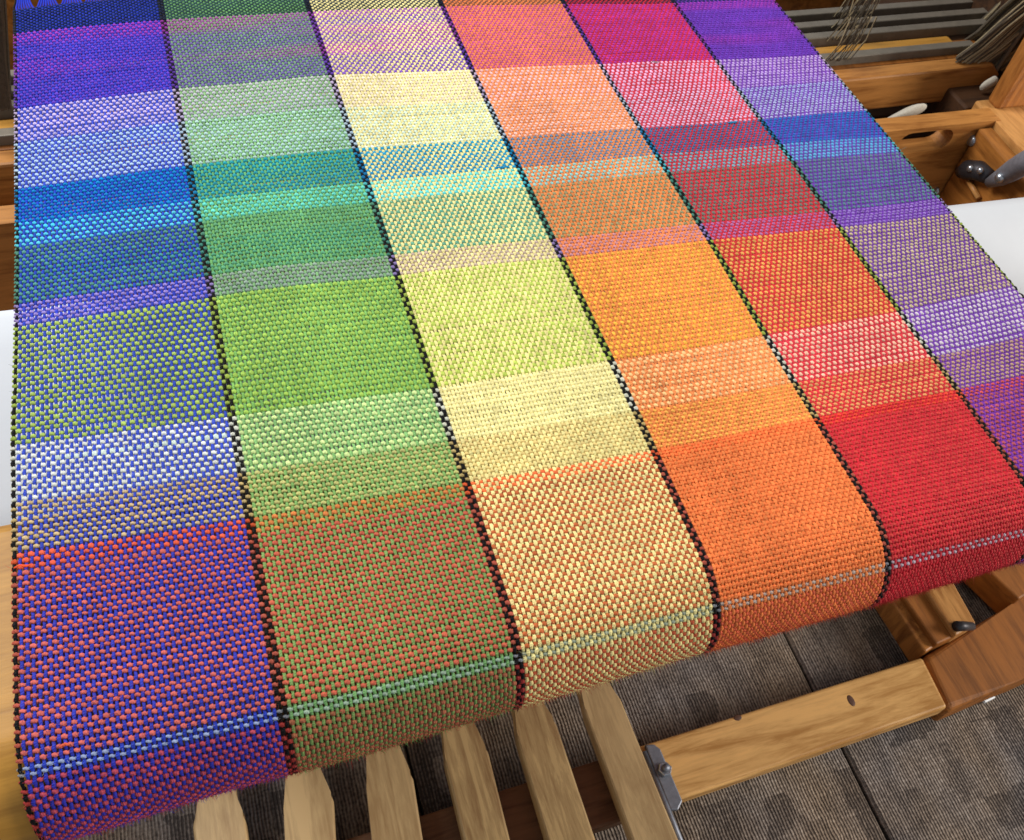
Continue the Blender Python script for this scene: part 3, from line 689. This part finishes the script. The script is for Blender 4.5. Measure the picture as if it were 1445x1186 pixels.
# felt tie loops tucked between the beams
def loop_thing(pts, r, lab, flat=0.45):
    q = np.array(pts); root_loc = q[0]
    bm = tube_bm([p for p in q], r, 12, taper=[r*0.55, r*0.9, r, r*1.0, r*0.6][:len(q)])
    c = q.mean(0)
    for v in bm.verts:
        v.co += Vector((random.uniform(-1, 1), random.uniform(-1, 1), random.uniform(-1, 1)))*r*0.14; v.co.y = root_loc[1]+(v.co.y-root_loc[1])*0.6
    bmesh.ops.translate(bm, verts=bm.verts[:], vec=-root_loc)
    o = bm_obj('felt_tie', bm, M_felt, None, True); o.location = root_loc
    sm = o.modifiers.new('round', 'SUBSURF'); sm.levels = 1; sm.render_levels = 1
    tag(o, lab, 'felt strip', 'felt ties on the loom beams')
loop_thing([at_y(1246, 174, 0.50), at_y(1262, 167, 0.505), at_y(1278, 157, 0.51), at_y(1291, 150, 0.515), at_y(1301, 146, 0.52)], 0.0085, 'pale grey felt tie between the two amber beams, close to the cloth')
loop_thing([at_y(1382, 127, 0.53), at_y(1390, 122, 0.53), at_y(1398, 117, 0.53), at_y(1404, 113, 0.53), at_y(1408, 110, 0.53)], 0.0075, 'cream felt tie at the slanted right end of the thick amber stave')

# ---------------------------------------------------------------- white card under the cloth
wz_ = -0.055
bm = tube_bm([(-0.14, 0.20, -0.36), (0.35, 0.208, -0.36), (0.84, 0.216, -0.36)], 0.030, 24)
part('unseen_cloth_beam', bm, M_amberx, None, True)  # unseen, added to keep back light off the floor under the treadles
pr_y = [-0.040, 0.05, 0.14, 0.185]+[0.205-0.055*math.sin(a) for a in np.linspace(-0.3, -5.6, 14)]
pr_z = [-0.0715, -0.17, -0.27, -0.315]+[-0.36+0.055*math.cos(a) for a in np.linspace(-0.3, -5.6, 14)]
gx = np.linspace(0.0, 0.6, 7); gr, gc = [], []
for b in range(6):
    g = np.array([[[x, y+0.02*x, z] for x in (gx[b]+0.0005, gx[b+1]-0.0005)] for y, z in zip(pr_y, pr_z)])
    gr.append(g); gc.append(np.repeat((0.5*lin(WARP[b])+0.5*lin(WEFT[14][0]))[None], len(pr_y), 0))
o = strips_to_mesh('unseen_take_up_web', gr, gc, M_yarn, cloth)  # unseen run of cloth to the beam, added to block light from behind
sm = o.modifiers.new('thick', 'SOLIDIFY'); sm.thickness = 0.0016
A = at_z(1330, 287, wz_); B = at_z(5, 433, wz_)
def card_profile():
    top = []
    yfar = (A[1]+B[1])/2; r = 0.010
    for a in np.linspace(math.pi, math.pi/2, 6)[::-1]: pass
    up = [(yfar-0.004, wz_-0.012), (yfar, wz_-0.005), (yfar-0.002, wz_-0.001), (yfar-0.009, wz_), (yfar-0.03, wz_-0.006), (yfar-0.07, wz_-0.022), (yfar-0.115, wz_-0.046), (yfar-0.135, wz_-0.060)]
    dn = [(y-0.001, z-0.003) for y, z in up[::-1]]
    return up+dn
bm = profile_bm(card_profile(), -0.13, 0.80)
for v in bm.verts: v.co.y += (v.co.x-0.3)*(A[1]-B[1])/(A[0]-B[0])
me_loc = Vector((0.3, 0.12, wz_)); bmesh.ops.translate(bm, verts=bm.verts[:], vec=-me_loc)
cardo = bm_obj('white_card', bm, M_white, None, True); cardo.location = me_loc
tag(cardo, 'large smooth white card lying slanted under the cloth inside the loom', 'card')
# folded grey-white lower flap seen at the left
bm = box_bm(-0.13, 0.05, 0.026, 0.052, -0.125, -0.119, 0.002, 2); bmesh.ops.translate(bm, verts=bm.verts[:], vec=(0.04, -0.04, 0.12))
fl_o = bm_obj('card_strip', bm, M_white); fl_o.location = (-0.04, 0.04, -0.12)
tag(fl_o, 'narrow pale card strip at the left edge between white card and tan front beam', 'card')
# small white clip on the carpet by the brown foot
q = at_z(1394, 985, FZ+0.004)
bm = box_bm(-0.010, 0.008, -0.004, 0.004, -0.003, 0.003, 0.0015, 2)
for v in bm.verts: v.co.z += 0.002*math.sin(v.co.x*400)
cl = bm_obj('plastic_clip', bm, M_plastic); cl.location = q; cl.rotation_euler = (0, 0, 0.12)
tag(cl, 'tiny white plastic clip lying on the carpet against the brown foot', 'clip')
